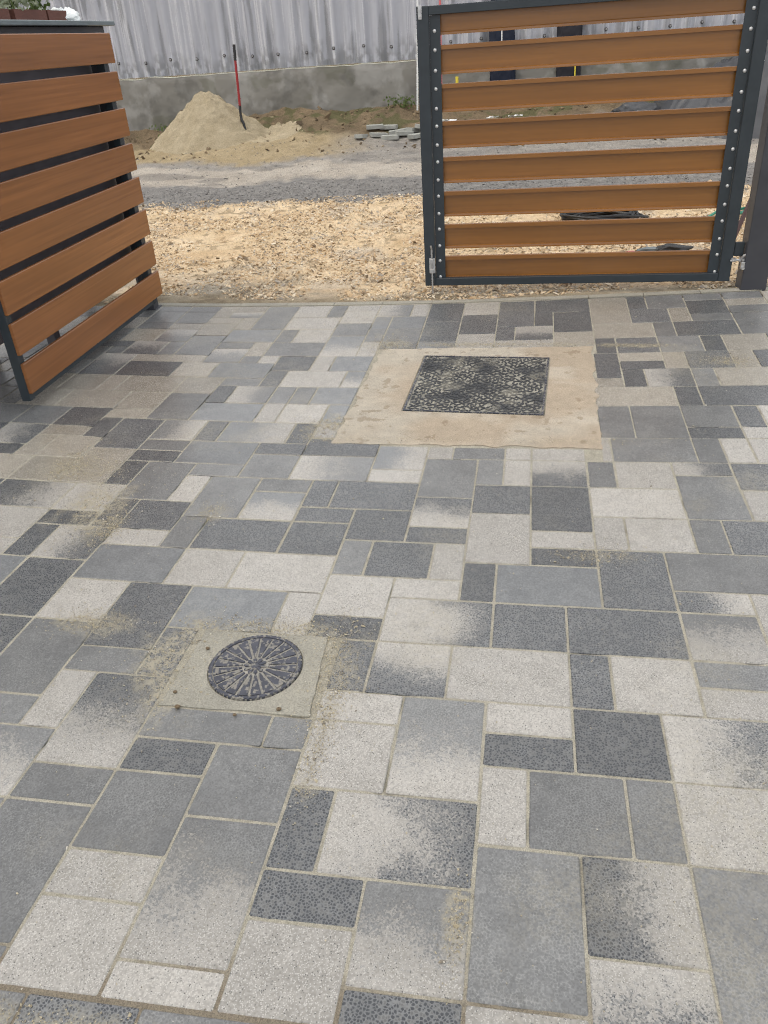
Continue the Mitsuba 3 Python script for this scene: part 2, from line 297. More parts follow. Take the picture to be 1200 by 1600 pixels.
# ---------------------------------------------------------------- paving
WARP = np.array([[0.00461, -0.0293], [-0.02783, -0.00747], [-0.00177, -0.04856], [-0.01978, 0.05998], [-0.03606, 0.03933], [-0.01308, 0.06703], [0.06095, -0.0184], [0.05879, 0.06392], [0.07765, 0.08173], [0.00027, 0.09055]])
def at(u, v):
    """Plan position of a grid point of the paving: a 10 cm module, laid a little out of true."""
    a, b = (np.clip(u, -17, 22) - 4) / 20, (np.clip(v, -2, 41) - 20) / 20
    return np.array([u, v]) * .1 + np.array([1, a, b, a * a, a * b, b * b, a ** 3, a * a * b, a * b * b, b ** 3]) @ WARP
TILES = '''8,1,10,4,M 2,1,4,4,M>L 5,3,8,5,L)D 6,1,8,3,M>L 0,0,2,2,L 4,0,6,2,L 10,2,12,4,D]L 12,1,14,4,M 6,5,8,8,M>L 9,4,11,6,M -2,1,0,4,M 10,0,12,2,L>D 0,3,2,5,M
-2,5,0,8,D>L 12,4,14,6,L 2,0,4,1,L 12,6,15,8,L]D 2,4,4,6,M 7,8,10,10,L 10,6,12,8,D 4,5,6,7,L 10,10,13,12,D 4,2,6,3,D 5,10,8,12,L)D 0,2,2,3,L
11,8,13,10,L -5,7,-3,10,M -3,9,-1,12,D -1,10,2,12,B 11,4,12,6,M 11,12,13,15,D 8,12,11,14,B 4,3,5,5,D 5,8,7,10,L>D 8,4,9,6,L 0,6,3,7,M 13,10,15,12,M>L
13,13,16,15,M 6,0,8,1,D 0,12,3,14,L 8,10,10,12,D -2,4,0,5,M -5,12,-2,14,B -7,10,-5,13,D 7,14,9,17,L 8,6,10,7,D 0,5,2,6,D -2,14,1,16,D 14,17,16,20,M
3,11,5,13,L 11,17,14,19,L 9,16,11,19,D 8,7,10,8,L -5,10,-3,12,L 4,7,6,8,L -4,4,-2,6,M>L 10,8,11,10,D 2,17,5,19,D 4,13,6,15,D -2,12,0,14,L -3,6,-2,8,L
12,15,14,17,L -3,16,-1,19,M 5,18,7,21,M 12,21,15,23,M 4,8,5,10,D 13,9,15,10,M 1,14,3,16,D 13,8,15,9,L -6,17,-4,20,M -7,13,-5,15,L]D 0,19,3,21,L]M
-3,8,-1,9,M 3,15,5,17,D -1,8,0,10,D 8,0,10,1,L -11,16,-8,18,D]L 5,16,7,18,D>L -9,18,-7,21,L 13,23,15,26,M 7,17,9,19,D 13,12,15,13,D]L 3,10,5,11,D
-5,15,-3,17,D -5,20,-2,22,B -1,16,1,18,B>L 12,19,14,21,L 2,10,3,12,L 9,19,11,21,L>D -8,16,-6,18,L 11.66,26,15,28,L -4,22,-1,24,B]L 15,15,17,17,D
3,6,4,7,M 5,12,7,13,L -9,21,-7,24,D 7,12,8,14,D 16,26,19,28,D 0,21,3,22.5,D 9,14,11,15,D 3,20,5,22,B]L -2,19,0,21,M -6,24,-3,26,B 6,13,7,15,L
14,15,15,17,M -11,18,-9,20,L 15,24,17,26,M -8,24,-6,27,M 3,13,4,15,M 9,15,11,16,L 11,15,12,17,L -10,14,-8,16,L -13,25,-10,27,L 5,15,7,16,D
12,36,14,40,L -11,20,-9,22,L -3,28,0,30,L 16,34,19,36,D 17,28,20,30,L -5,14,-3,15,L -8,13,-7,15,D -5,6,-3,7,M -11,27,-8,29,L 7,36,9,40,D 16,19,18,21,D
-3,14,-2,16,M -7,22,-5,24,M]L 12,34,15,36,L -7,29,-4,31,B 14,28,16,30,L]D 1,16,3,17,D -2,24,0,26,L 11.66,23,13,26,M -12,29,-9,31,D -8,15,-6,16,D
-6,15,-5,17,D 16,30,18,32,M]D 14,20,16,21,L]D -12,23,-10,25,D 10,35,12,38,D -14,21,-12,23,L]D -14,29,-12,32,L>D -14,23,-12,25,M 11,19,12,21,M
-7,36,-5,40,M -2,32,0,35,B>L -5,32,-2,34,M -1,26,1,28,B 1,17,2,19,D 3,34,5,37,D 16,21,17,23,L 5,35,7,38,D 8,19,9,21,L 15,21,16,23,M 19,34,21,37,M
-5,26,-3,28,L]M -10,25,-8,27,L 7,19,8,21,M 18,32,20,34,L -7,7,-5,10,D -1,18,1,19,M 15,32,17,34,M 9,38,12,40,D -4,17,-3,19,L -10,32,-8,35,M 3,19,5,20,L
13,32,15,34,D -8,34,-5,36,B 9,21,11,22,L 15,23,17,24,D -8,27,-6,29,L 3,37,5,40,D 16,17,18,19,L -5,36,-2,38,L 6,21,8,22,M -4,19,-2,20,M -7,18,-6,20,D
10,33,12,35,L -14,27,-12,29,L 17,24,18,26,D -1,30,1,32,B -4,30,-2,32,D 11.84,29,13,32,D -9,29,-7,31,L 17,37,19,39,D 5,33,7,35,L 14,36,16,38,D
8,34,10,36,L>D -7,20,-5,21,D -2,21,0,22,D -13,18,-11,20,L -8,31,-6,33,L>M 15,38,17,40,M -7,21,-5,22,M 15,26,16,28,D 1,34,3,36,M -1,22,0,24,D
-12,20,-11,22,L 7,32.95,10,34,L 15,11,16,13,L -5,22,-4,24,D -4,34,-2,36,L -13,32,-11,34,L>D -2,35,0,37,M 16,28,17,30,M 1,36,3,38,B -9,10,-7,13,B
-12,22,-10,23,L -15,25,-13,27,L 0,24,1,26,B -10,22,-9,24,D 5,38,7,40,L 13,28,14,30,D -12,34,-10,36,L>M -3,24,-2,26,L 18,30,19,32,L -2,37,0,39,L
-14,34,-12,36,L -10,35,-8,37,L 0,38,2,40,L]M -10,24,-8,25,L 17,21,18,23,L 15,30,16,32,L 13,30,15,31,D -5,38,-3,40,L -2,26,-1,28,M 13,31,15,32,L
-3,26,-2,28,M -12,37,-10,39,M 17,32,18,34,D -14,37,-12,39,M -6,26,-5,28,D 0,22.6,1,24,L 0,28,1,30,B>L 12,32,13,34,D -6,28,-4,29,M 8,21,9,22,L
-4,28,-3,30,D 15,34,16,36,M -12,27,-11,29,L 5,21,6,22,L 17,36,19,37,M -17,23,-14,25,M -2,30,-1,32,L 17,23,19,24,L 16,36,17,38,L 19,38,21,39,L
19,37,21,38,M 3,33,5,34,M 7,34,8,36,D 0,32,1,34,L 1,33,3,34,M 19,39,21,40,M 11.6,21,12,23,L 17,39,19,40,M -10,31,-8,32,L 9,36,10,38,D -12,31,-10,32,L
-6,32,-5,34,L 14,38,15,40,D 0,34,1,36,M -8,33,-6,34,M -11,32,-10,34,M -5,34,-4,36,M -14,20,-12,21,D 0,36,1,38,B 11.66,28,13,29,L 19,30,21,32,D
2,38,3,40,L -8,36,-7,38,L -12,36,-10,37,L -3,38,-2,40,M -2,39,0,40,L -14,36,-12,37,M -10,37,-8,38,L -9,38,-7,39,L>M -9,39,-7,40,L -10,13,-8,14,L
-12,39,-10,40,M -14,39,-12,40,M -15,33,-13,34,D -5,31,-4,32,L -6,31,-5,32,M -14,32,-13,33,M 18,24,19,26,L -15,27,-14,29,L -15,29,-14,31,M
-10,38,-9,39,L -15,31,-14,33,M -10,39,-9,40,L -2,0,0,1,M -15,36,-14,38,L 21,38,23,40,L -15,38,-14,40,M -15,21,-14,23,D -15,34,-14,35,D -15,35,-14,36,M
-5,2,-2,4,M -12,16,-11,18,D 20,33,22,34,D 15,9,16,11,L -26,38,-25,40,L]D -25,39,-23,40,M>L -23,38,-20,40,B -20,39,-18,40,M -18,38,-17,40,M
-17,38,-15,40,L -25,36,-23,39,D -20,38,-18,39,L]D -23,35,-21,38,L]D -21,36,-19,38,B -19,35,-17,38,L -17,37,-15,38,L -17,35,-15,37,M -24,34,-23,36,L
-21,33,-19,36,L -23,32,-21,35,M>L -19,33,-17,35,M -17,34,-15,35,D -17,32,-15,34,L]D -21,31,-18,33,M -18,31,-17,33,L -17,30,-16,32,L]D -16,30,-15,32,B
-21,29,-19,31,D -19,29,-18,31,L -18,29,-17,31,L]D -17,28,-15,30,B -20,27,-17,29,B -17,27,-15,28,D -19,25,-17,27,L -17,25,-16,27,M -16,25,-15,27,D
-17,21,-15,23,L'''
tiles = []
for s in TILES.split():
    a = s.split(','); u0_, v0_, u1_, v1_ = map(float, a[:4])
    if a[4] == 'L' and ((u0_ < -5 and v0_ > 12.5 + rng.uniform(0, 6)) or (u0_ > 7 and v0_ > 24 + rng.uniform(0, 6))): a[4] = 'S'   # dusty beige stones
    tiles.append((u0_, v0_, u1_, v1_, a[4]))
def stone_mesh(u0, v0, u1, v1, code, h=.055):
    v0 = .33 if v0 == 0 else v0
    c = np.array([at(u0, v0), at(u1, v0), at(u1, v1), at(u0, v1)]); mid = c.mean(0)
    gap = rng.uniform(.0020, .0036); b = rng.uniform(.0018, .0030)
    def inset(d):
        r = np.empty_like(c)
        for i in range(4):
            e1 = c[(i + 1) % 4] - c[i]; e0 = c[i - 1] - c[i]; r[i] = c[i] + d * (e1 / np.linalg.norm(e1) + e0 / np.linalg.norm(e0))
        return r
    def cut(q, k):      # octagon: corners slightly clipped
        o = []
        for i in range(4):
            e1 = q[(i + 1) % 4] - q[i]; e0 = q[i - 1] - q[i]
            o += [q[i] + k * e0 / np.linalg.norm(e0), q[i] + k * e1 / np.linalg.norm(e1)]
        return np.array(o)
    o, t = cut(inset(gap), .003), cut(inset(gap + b), .003)
    dz = rng.uniform(-.0008, .0008); tilt = rng.normal(0, .0018, 2)
    zt = dz + (t - mid) @ tilt
    V = np.vstack([np.c_[o, np.full(8, -h)], np.c_[o, zt - b * .9], np.c_[t, zt], [[*mid, dz]]])
    F = []
    for i in range(8):
        j = (i + 1) % 8
        F += [[i, j, 8 + j], [i, 8 + j, 8 + i], [8 + i, 8 + j, 16 + j], [8 + i, 16 + j, 16 + i], [16 + i, 16 + j, 24]]
    # tone: 0 light .. 1 dark, mixed within the stone when it was cast
    tone = {'S': -.1, 'L': .02, 'M': 1.1, 'D': 1.15, 'B': 1.1}; kind = {'S': 3, 'L': 0, 'M': 0, 'D': 1, 'B': 2}
    w = (V[:, :2] - c[0]); ex, ey = c[1] - c[0], c[3] - c[0]
    fx, fy = np.clip(w @ ex / (ex @ ex), 0, 1), np.clip(w @ ey / (ey @ ey), 0, 1)
    if len(code) == 1: tn = np.full(len(V), tone[code]); k = kind[code]
    else:
        a, sep, e = code; lo, hi = min(tone[a], 1.0), min(tone[e], 1.0)
        s = 1 - fy if sep == '>' else (fx ** 3.6 if sep == ')' else fx)
        tn = lo + (hi - lo) * s
        k = max(kind[a], kind[e]) if 'D' in code or 'B' in code else 0
        if set((a, e)) == {'M', 'D'}: tn = tn * 0 + 1.1
    return (V, np.array(F)), np.c_[tn, np.full(len(V), k + .05 + .9 * rng.random())]
bx = np.arange(-2.6, 2.62, .02); by = np.arange(-.14, 4.16, .02)
def bed(X, Y):
    P = np.stack([X, Y, X * 0], -1); f = meshkit.fbm(P * 9, 3, 2)
    return -.0020 - .005 * np.clip((f - .67) / .10, 0, 1) + (meshkit.noise(P * 45, 3) - .5) * .0007
whole('paving', heightfield(bx, by, bed), 'sand_mat', 'driveway of mixed grey and light concrete paving stones with sandy joints', 'paving', True, kind='structure')
rest = []
for i, t in enumerate(tiles):
    (V, F), uv = stone_mesh(*t)
    if i < 300: put('paving', 'stone', (V, F), 'stone_mat', uv=uv)
    else: rest.append((V, F, uv))
if rest:
    k = put('paving', 'hidden_stone', (np.vstack([r[0] for r in rest]), np.vstack([r[1] + 25 * i for i, r in enumerate(rest)])), 'stone_mat', uv=np.vstack([r[2] for r in rest]))
    labels[k] = {'kind': 'stuff'}
for i in range(-9, 14):      # border row at the near edge, set lower and sandy
    (V, F), uv = stone_mesh(i * 2 + .8, -.70, i * 2 + 2.8, .29, random.choice('MMD'))
    if -3 < i < 9: put('paving', 'border_stone', (V, F), 'stone_mat', uv=uv)
for i in range(-6, 9):       # narrow edging kerb under the gate line
    a, b_ = at(i * 3, 40.10), at(i * 3 + 3, 40.10)
    q = box(0, 1, 0, 1, -.05, .002); v = np.array(q.vertices)
    e = rng.uniform(-.004, .004, 2)
    nx = np.where(v[:, 0] < .5, a[0] + .002, b_[0] - .002); ny = np.where(v[:, 0] < .5, a[1], b_[1]) + v[:, 1] * .058 + np.where(v[:, 1] > .5, e[0], 0)
    put('paving', 'edging', (np.c_[nx, ny, v[:, 2]], q.faces), 'round_collar_mat')

def ragged(poly, z0, z1, amp, step=.015, seed=0):
    """A low slab with an uneven outline and a softly rounded edge."""
    from shapely.geometry import Polygon
    p = np.array(poly, float); out = []
    for a, b in zip(p, np.roll(p, -1, 0)):
        k = max(2, int(np.linalg.norm(b - a) / step)); out += [a + (b - a) * i / k for i in range(k)]
    out = np.array(out); d = meshkit.fbm(np.c_[out * 16, out[:, 0] * 0], 3, seed) - .5; cen = p.mean(0); r = out - cen
    out = out + r / np.linalg.norm(r, axis=1, keepdims=True) * (d * 2 * amp)[:, None]
    return Polygon(out), out
def slab(poly, hole, z0, z1, amp, seed):
    from shapely.geometry import Polygon
    P, o = ragged(poly, z0, z1, amp, seed=seed)
    if hole is not None: P = P.difference(hole)
    m = trimesh.creation.extrude_polygon(P.buffer(0), z1 - z0, engine='earcut'); m.apply_translation((0, 0, z0)); return m
from shapely.geometry import Polygon, Point
# square inspection cover in its rough concrete collar
LC = [at(3.40, 25.42), at(9.48, 25.02), at(9.78, 31.50), at(3.60, 31.98)]
lidp = Polygon(LC)
whole('concrete_collar', slab([at(1.0, 22.15), at(11.62, 22.05), at(11.86, 32.9), at(1.25, 32.95)], lidp.buffer(.004), -.05, .0018, .020, 3), 'collar_mat',
      'rough tan concrete surround cast round the square manhole cover', 'concrete surround')
mc = thing('manhole_cover', 'black square manhole cover with worn tread, dusted with sand, near the gate', 'manhole cover')
ex = lidp.buffer(-.002, join_style=2)
q = trimesh.creation.extrude_polygon(ex, .03, engine='earcut'); q.apply_translation((0, 0, -.030)); put(mc, 'lid', q, 'lid_base_mat')
rim = trimesh.creation.extrude_polygon(ex.difference(lidp.buffer(-.010, join_style=2)), .012, engine='earcut'); rim.apply_translation((0, 0, -.0075)); put(mc, 'rim', rim, 'lid_mat')
tr = []; LCa = np.array(LC)
for i in range(34):
    for j in range(36):
        a, b_ = (i + .5 + rng.normal(0, .13)) / 34, (j + .5 + rng.normal(0, .13)) / 36
        if not (.025 < a < .975 and .025 < b_ < .975) or rng.random() < .05: continue
        p = (LCa[0] * (1 - a) + LCa[1] * a) * (1 - b_) + (LCa[3] * (1 - a) + LCa[2] * a) * b_
        ang = (.8 if (i + j) % 2 else -.6) + rng.normal(0, .35); L_ = rng.uniform(.008, .0125)
        k1 = moved(box(-L_, .0008, -.0034, .0034, -.001, .0042 * rng.uniform(.7, 1.1), .0009), (0, 0, 0), rng.normal(0, .35))
        k2 = box(-.0008, L_, -.0034, .0034, -.001, .0042 * rng.uniform(.7, 1.1), .0009)
        tr.append(moved(cat_([k1, k2]), (*p, 0), ang))
labels[put(mc, 'tread', cat_(tr), 'lid_tread_mat')] = {'kind': 'stuff'}
# round cover
RC = at(2.04, 8.62); RR = .122
hole = Point(*RC).buffer(RR + .003, 32)
whole('concrete_collar', slab([at(.12, 7.02), at(3.86, 7.04), at(3.62, 10.0), at(.2, 9.95)], hole, -.05, .0016, .006, 5), 'round_collar_mat',
      'pale sandy concrete square round the small round drain cover', 'concrete surround')
rc = thing('drain_cover', 'small round black drain cover with radial ribs and sand in its grooves', 'drain cover')
def disc(r, z0, z1, n=64):
    m = trimesh.creation.cylinder(r, z1 - z0, sections=n); m.apply_translation((*RC, (z0 + z1) / 2)); return m
put(rc, 'plate', disc(RR - .001, -.03, .0026), 'lid_sand_mat')
ring = Point(*RC).buffer(RR, 64).difference(Point(*RC).buffer(RR - .010, 64))
for k in range(60):
    th = k / 60 * 2 * np.pi; ring = ring.difference(Point(RC[0] + (RR + .0005) * np.cos(th), RC[1] + (RR + .0005) * np.sin(th)).buffer(.0032, 4))
q = trimesh.creation.extrude_polygon(ring, .0362, engine='earcut'); q.apply_translation((0, 0, -.03)); put(rc, 'rim', q, 'lid_mat')
NS = 20
for k in range(NS):
    a0, a1 = (k + .5) / NS * 2 * np.pi, (k + 1.5) / NS * 2 * np.pi
    g0 = rng.uniform(.0022, .0036)
    r0, r1 = .034, RR - .0125; pts = []
    for r in np.linspace(r0, r1, 6): pts.append((r, a0 + g0 / r))
    pts += [(r1, a) for a in np.linspace(a0 + g0 / r1, a1 - g0 / r1, 5)]
    for r in np.linspace(r1, r0, 6): pts.append((r, a1 - g0 / r))
    pg = Polygon([(RC[0] + r * np.cos(a), RC[1] + r * np.sin(a)) for r, a in pts]).buffer(-.0008).buffer(.0004)
    q = trimesh.creation.extrude_polygon(pg, .0058, engine='earcut'); q.apply_translation((0, 0, 0.0)); put(rc, 'rib', q, 'lid_mat')
hub = Point(*RC).buffer(.010)
for k in range(10):
    th = k / 10 * 2 * np.pi
    hub = hub.union(Polygon([(RC[0] + r * np.cos(th + a), RC[1] + r * np.sin(th + a)) for r, a in ((.011, -.28), (.026, -.20), (.031, 0), (.026, .20), (.011, .28))]))
hub = hub.buffer(0); parts = [trimesh.creation.extrude_polygon(g_, .0060, engine='earcut') for g_ in getattr(hub, 'geoms', [hub])]
put(rc, 'hub', cat_(parts), 'lid_mat')

# loose sand grains and grit on the paving
P_, R_ = [], []
for (x, y, a, b_, s) in DUST:
    k = int(min(900, 9000 * a * b_ * s / .02 * .35)); P_.append(np.stack([rng.normal(x, a * .55, k), rng.normal(y, b_ * .55, k)], 1))
k = 2600; P_.append(np.stack([rng.uniform(-1.6, 2.1, k), rng.uniform(-.15, 4.1, k)], 1))
P_ = np.vstack(P_); P_ = P_[(np.hypot(P_[:, 0] - RC[0], P_[:, 1] - RC[1]) > RR + .002)]
R_ = rng.uniform(.0008, .0022, len(P_)) * (1 + 1.2 * (rng.random(len(P_)) > .975))
m, uv = pebbles(np.c_[P_, np.full(len(P_), .0015)], R_, 9, .8)
whole('sand_grains', m, 'grain_mat', 'loose sand and grit left on the paving stones', 'sand', kind='stuff', uv=uv)
for i, (u, v, r) in enumerate([(.62, 6.95, .0065), (3.1, 7.15, .0055), (.55, 9.15, .005), (2.1, 6.85, .0045), (.35, 7.45, .0045)]):
    whole('pebble', moved(lump(r, 1, .3, i, (1.2, 1, .7)), (*at(u, v), .0035 + r * .5)), 'clod_mat', ['largest brown pebble, at the near left of the round drain cover', 'brown pebble at the near right of the round drain cover', 'small pebble at the far left rim of the round drain cover', 'small pebble nearest the camera in front of the round drain cover', 'small pebble left of the largest brown pebble by the drain cover'][i], 'pebble', True)

# ---------------------------------------------------------------- wall of corrugated sheets on a concrete plinth
wl = thing('wall', 'grey corrugated cement sheet wall on a stained concrete plinth', 'wall')
YW = 10.33; PITCH = .177
def plinth(X, Z): return X
xs = np.arange(-9, 7.01, .06); zs = np.concatenate([np.linspace(.2, 1.075, 20), [1.10, 1.118]])
X, Z = np.meshgrid(xs, zs, indexing='ij')
Yf = YW - .085 + (meshkit.fbm(np.stack([X * 3, Z * 3, X * 0], -1), 4, 4) - .5) * .05 + np.where(Z > 1.08, .012, 0)
V = np.stack([X, Yf, Z + np.where(Z > 1.09, (meshkit.fbm(np.stack([X * 5, X * 0, X * 0], -1), 3, 6) - .5) * .03, 0)], -1).reshape(-1, 3); nz = len(zs)
i, j = np.meshgrid(np.arange(len(xs) - 1), np.arange(nz - 1), indexing='ij'); a = (i * nz + j).ravel(); F = np.stack([a, a + nz, a + nz + 1, a + 1], 1)
put(wl, 'plinth', trimesh.Trimesh(V, np.vstack([F[:, [0, 1, 2]], F[:, [0, 2, 3]]]), process=False), 'plinth_mat', True)
top = V.reshape(len(xs), nz, 3)[:, -1]; back = top + [0, .12, .006]
V2 = np.vstack([top, back]); nn = len(xs); F2 = np.array([[i, i + 1, nn + i + 1, nn + i] for i in range(nn - 1)])
put(wl, 'ledge', (V2, F2), 'ledge_mat')
X0 = -2.643 - PITCH * 2 * 18
def wave(x): return .0255 * np.cos((x - X0) / PITCH * 2 * np.pi)
for s in range(15):
    x0 = X0 + s * PITCH * 6 - PITCH * .5; x1 = x0 + PITCH * 6.45
    xs_ = np.arange(x0, x1 + .001, PITCH / 12); zs_ = np.array([1.128 + rng.uniform(-.006, .006), 1.6, 2.2, 2.6])
    X, Z = np.meshgrid(xs_, zs_, indexing='ij'); off = .006 * (s % 2)
    Yc = YW - wave(X) - off - .006 * (Z - 1.128) / 1.8
    V = np.stack([X, Yc, Z], -1).reshape(-1, 3); nz = 4; i, j = np.meshgrid(np.arange(len(xs_) - 1), np.arange(3), indexing='ij'); a = (i * nz + j).ravel()
    F = np.stack([a, a + nz, a + nz + 1, a + 1], 1); F = np.vstack([F, F[:, ::-1] + len(V)]); V = np.vstack([V, V + [0, .006, 0]])
    put(wl, 'sheet', (V, F), 'sheet_mat', True)
for k in range(2, 40):
    x = X0 + PITCH * 2 * k + rng.normal(0, .012)
    if not -6.6 < x < 4.2: continue
    z = 1.296 + rng.uniform(-.016, .016); y = YW - .0255 - .008
    w_ = moved(trimesh.creation.cylinder(.019, .008, sections=16), (x, y, z), rx=math.pi / 2)
    kk = put(wl, 'bolt', w_, 'bolt_mat')
    hd = moved(trimesh.creation.cylinder(.011, .022, sections=6), (x + .002, y - .012, z + .002), rx=math.pi / 2)
    put(kk, 'head', hd, 'bolt_head_mat')

# ---------------------------------------------------------------- gates
ZS = [1.376 - .1857 * i for i in range(8)]
def cslat(x0, x1, yw, z0, z1, lip=.026, t=.0035, rib=True):
    """Pressed slat open towards -y: web with a lip along each long edge and a small bead."""
    prof = [(yw - lip, z1), (yw, z1), (yw, z0), (yw - lip, z0), (yw - lip, z0 + t), (yw - .013, z0 + t), (yw - .011, z0 + .012), (yw - t, z0 + .016),
            (yw - t, z1 - t), (yw - lip + t, z1 - t), (yw - lip + t, z1 - .021), (yw - lip, z1 - .021)]
    m = trimesh.creation.extrude_polygon(Polygon(prof), x1 - x0, engine='earcut')
    v = np.array(m.vertices); m = trimesh.Trimesh(np.c_[x0 + v[:, 2], v[:, 0], v[:, 1]], m.faces, process=False); trimesh.repair.fix_normals(m); return m
def slat_uv(m, k, ax=0):
    v = np.array(m.vertices); return np.c_[v[:, ax] + k * 3.3, v[:, 2] + k * .7]
def screw(x, y, z):
    m = trimesh.creation.icosphere(subdivisions=2, radius=.0095); m.apply_scale((1, .55, 1)); m.apply_translation((x, y, z)); return m
g1 = thing('slatted_gate', 'closed gate leaf of brown slats seen from its screwed back, in a dark steel frame', 'gate')
YG = 4.30; GX0, GX1, GZ0, GZ1 = .226, 2.004, .046, 1.512
TW = .064; FW = .060
put(g1, 'stile', box(GX0, GX0 + TW, YG, YG + .04, GZ0, GZ1, .002), 'frame_mat')
put(g1, 'stile', box(GX1 - TW, GX1, YG, YG + .04, GZ0, GZ1, .002), 'frame_mat')
put(g1, 'rail', box(GX0 + TW + .001, GX1 - TW - .001, YG + .001, YG + .039, GZ1 - .042, GZ1 - .001, .002), 'frame_mat')
put(g1, 'rail', box(GX0 + TW + .001, GX1 - TW - .001, YG + .001, YG + .039, GZ0 + .001, GZ0 + .045, .002), 'frame_mat')
fl = [(GX0 + TW + .002, GX0 + TW + FW), (GX1 - TW - FW, GX1 - TW - .002)]
for a, b_ in fl: put(g1, 'flange', box(a, b_, YG + .022, YG + .0265, GZ0 + .046, GZ1 - .043), 'frame_mat')
for i, z0 in enumerate(ZS):
    z1 = min(z0 + .139, GZ1 - .002)
    m = cslat(GX0 + TW + .012, GX1 - TW - .012, YG + .055, z0, z1)
    put(g1, 'slat', m, 'slat_back_mat', uv=slat_uv(m, i))
    for a, b_ in fl:
        xm = GX0 + .092 if a < 1 else GX1 - .084
        for zz in (z0 + .020, z1 - .022): 
            if zz < GZ1 - .05: put(g1, 'screw', screw(xm, YG + .0215, zz), 'screw_mat', True)
kb = put(g1, 'drop_bolt', tube([[.272, YG - .014, .005], [.272, YG - .014, .275]], .0055, 10), 'zinc_mat', 40)
put(kb, 'bracket', cat_([box(.254, .290, YG - .006, YG - .001, .125, .215, .001), box(.262, .282, YG - .020, YG - .006, .128, .150, .001), box(.262, .282, YG - .020, YG - .006, .19, .212, .001)]), 'zinc_mat')
put(kb, 'handle', tube([[.272, YG - .014, .270], [.270, YG - .020, .285], [.268, YG - .022, .292]], .006, 8), 'zinc_mat', 40)
put(g1, 'catch', cat_([box(.236, .256, YG - .007, YG - .001, 1.452, 1.515, .002), box(.240, .253, YG - .013, YG - .007, 1.462, 1.482, .002), moved(trimesh.creation.cylinder(.008, .01, sections=12), (.246, YG - .010, 1.500), rx=math.pi / 2)]), 'zinc_mat')
# hinge between leaf and post
hg = put(g1, 'hinge', box(2.008, 2.06, YG + .012, YG + .032, .185, .262, .002), 'frame_mat', label='galvanised adjustable hinge between gate leaf and post')
put(hg, 'bolt', tube([[1.990, YG - .008, .165], [2.078, YG - .008, .172]], .0065, 10), 'zinc_mat', 40)
for xx in (2.000, 2.014, 2.040, 2.060): put(hg, 'nut', moved(trimesh.creation.cylinder(.012, .010, sections=6), (xx, YG - .008, .169), ry=math.pi / 2), 'zinc_mat')
put(hg, 'strap', tube([[2.040, YG - .012, .165], [2.056, YG - .022, .195], [2.074, YG - .024, .205], [2.074, YG - .02, .185]], .007, 8), 'zinc_mat', 40)
put(hg, 'lug', cat_([box(2.046, 2.068, YG - .032, YG - .010, .120, .16, .002), moved(trimesh.creation.cylinder(.009, .012, sections=10), (2.058, YG - .036, .128), rx=math.pi / 2)]), 'zinc_mat')
ps = thing('gate_post', 'dark grey square steel gate post beside the hinge at the frame edge', 'gate post')
put(ps, 'shaft', box(2.064, 2.204, 4.268, 4.408, -.05, 1.62, .004), 'post_mat')
put(ps, 'cap', box(2.058, 2.210, 4.262, 4.414, 1.6205, 1.632, .003), 'post_mat')

# the other leaf, swung in, showing its wood-print face
g2 = thing('slatted_gate', 'open gate leaf of wood-grain slats swung into the yard along the side fence', 'gate')
A, B = np.array([-1.415, 4.085]), np.array([-1.352, 2.452]); dv = (B - A) / np.linalg.norm(B - A); LEN = float(np.linalg.norm(B - A)); ang = math.atan2(dv[1], dv[0])
def leaf(m):      # local x along the leaf from the hinge, local +y is the face towards the yard
    return moved(m, (A[0], A[1], 0), ang)
for i in range(8):
    z0 = .086 + .1812 * (7 - i)
    m = box(0, LEN, -.018, .0, z0, z0 + .142, .003)
    uv = slat_uv(m, i + 20); put(g2, 'slat', leaf(m), 'slat_mat', uv=uv)
for a, b_ in ((.07, .110), (LEN - .045, LEN - .003)): put(g2, 'stile', leaf(box(a, b_, -.064, -.019, .05, 1.47, .002)), 'frame_mat')
put(g2, 'rail', leaf(box(.111, LEN - .046, -.060, -.022, 1.425, 1.467, .002)), 'frame_mat')
put(g2, 'rail', leaf(box(.111, LEN - .046, -.060, -.022, .052, .092, .002)), 'frame_mat')
ps2 = thing('gate_post', 'grey steel gate post behind the far end of the open wood-grain leaf', 'gate post')
put(ps2, 'shaft', box(-1.535, -1.465, 4.025, 4.095, -.05, 1.500, .003), 'post_mat')
put(ps2, 'foot_plate', box(-1.55, -1.45, 4.01, 4.11, -.04, .006, .002), 'post_mat')
fp = thing('metal_cabinet', 'dark metal cabinet with a grey lid board standing behind the open gate leaf', 'cabinet')
put(fp, 'body', box(-2.05, -1.56, 2.0, 4.29, .26, 1.455, .004), 'panel_mat')
put(fp, 'lid_board', box(-2.09, -1.50, 1.96, 4.345, 1.535, 1.558, .003), 'coping_mat')
put(fp, 'rim', box(-2.055, -1.548, 1.995, 4.295, 1.4555, 1.5345, .003), 'post_mat')
for x in (-1.60, -2.0):
    for y in (2.05, 3.1, 4.2): put(fp, 'leg', box(x - .025, x + .025, y - .025, y + .025, -.02, .26), 'panel_mat')

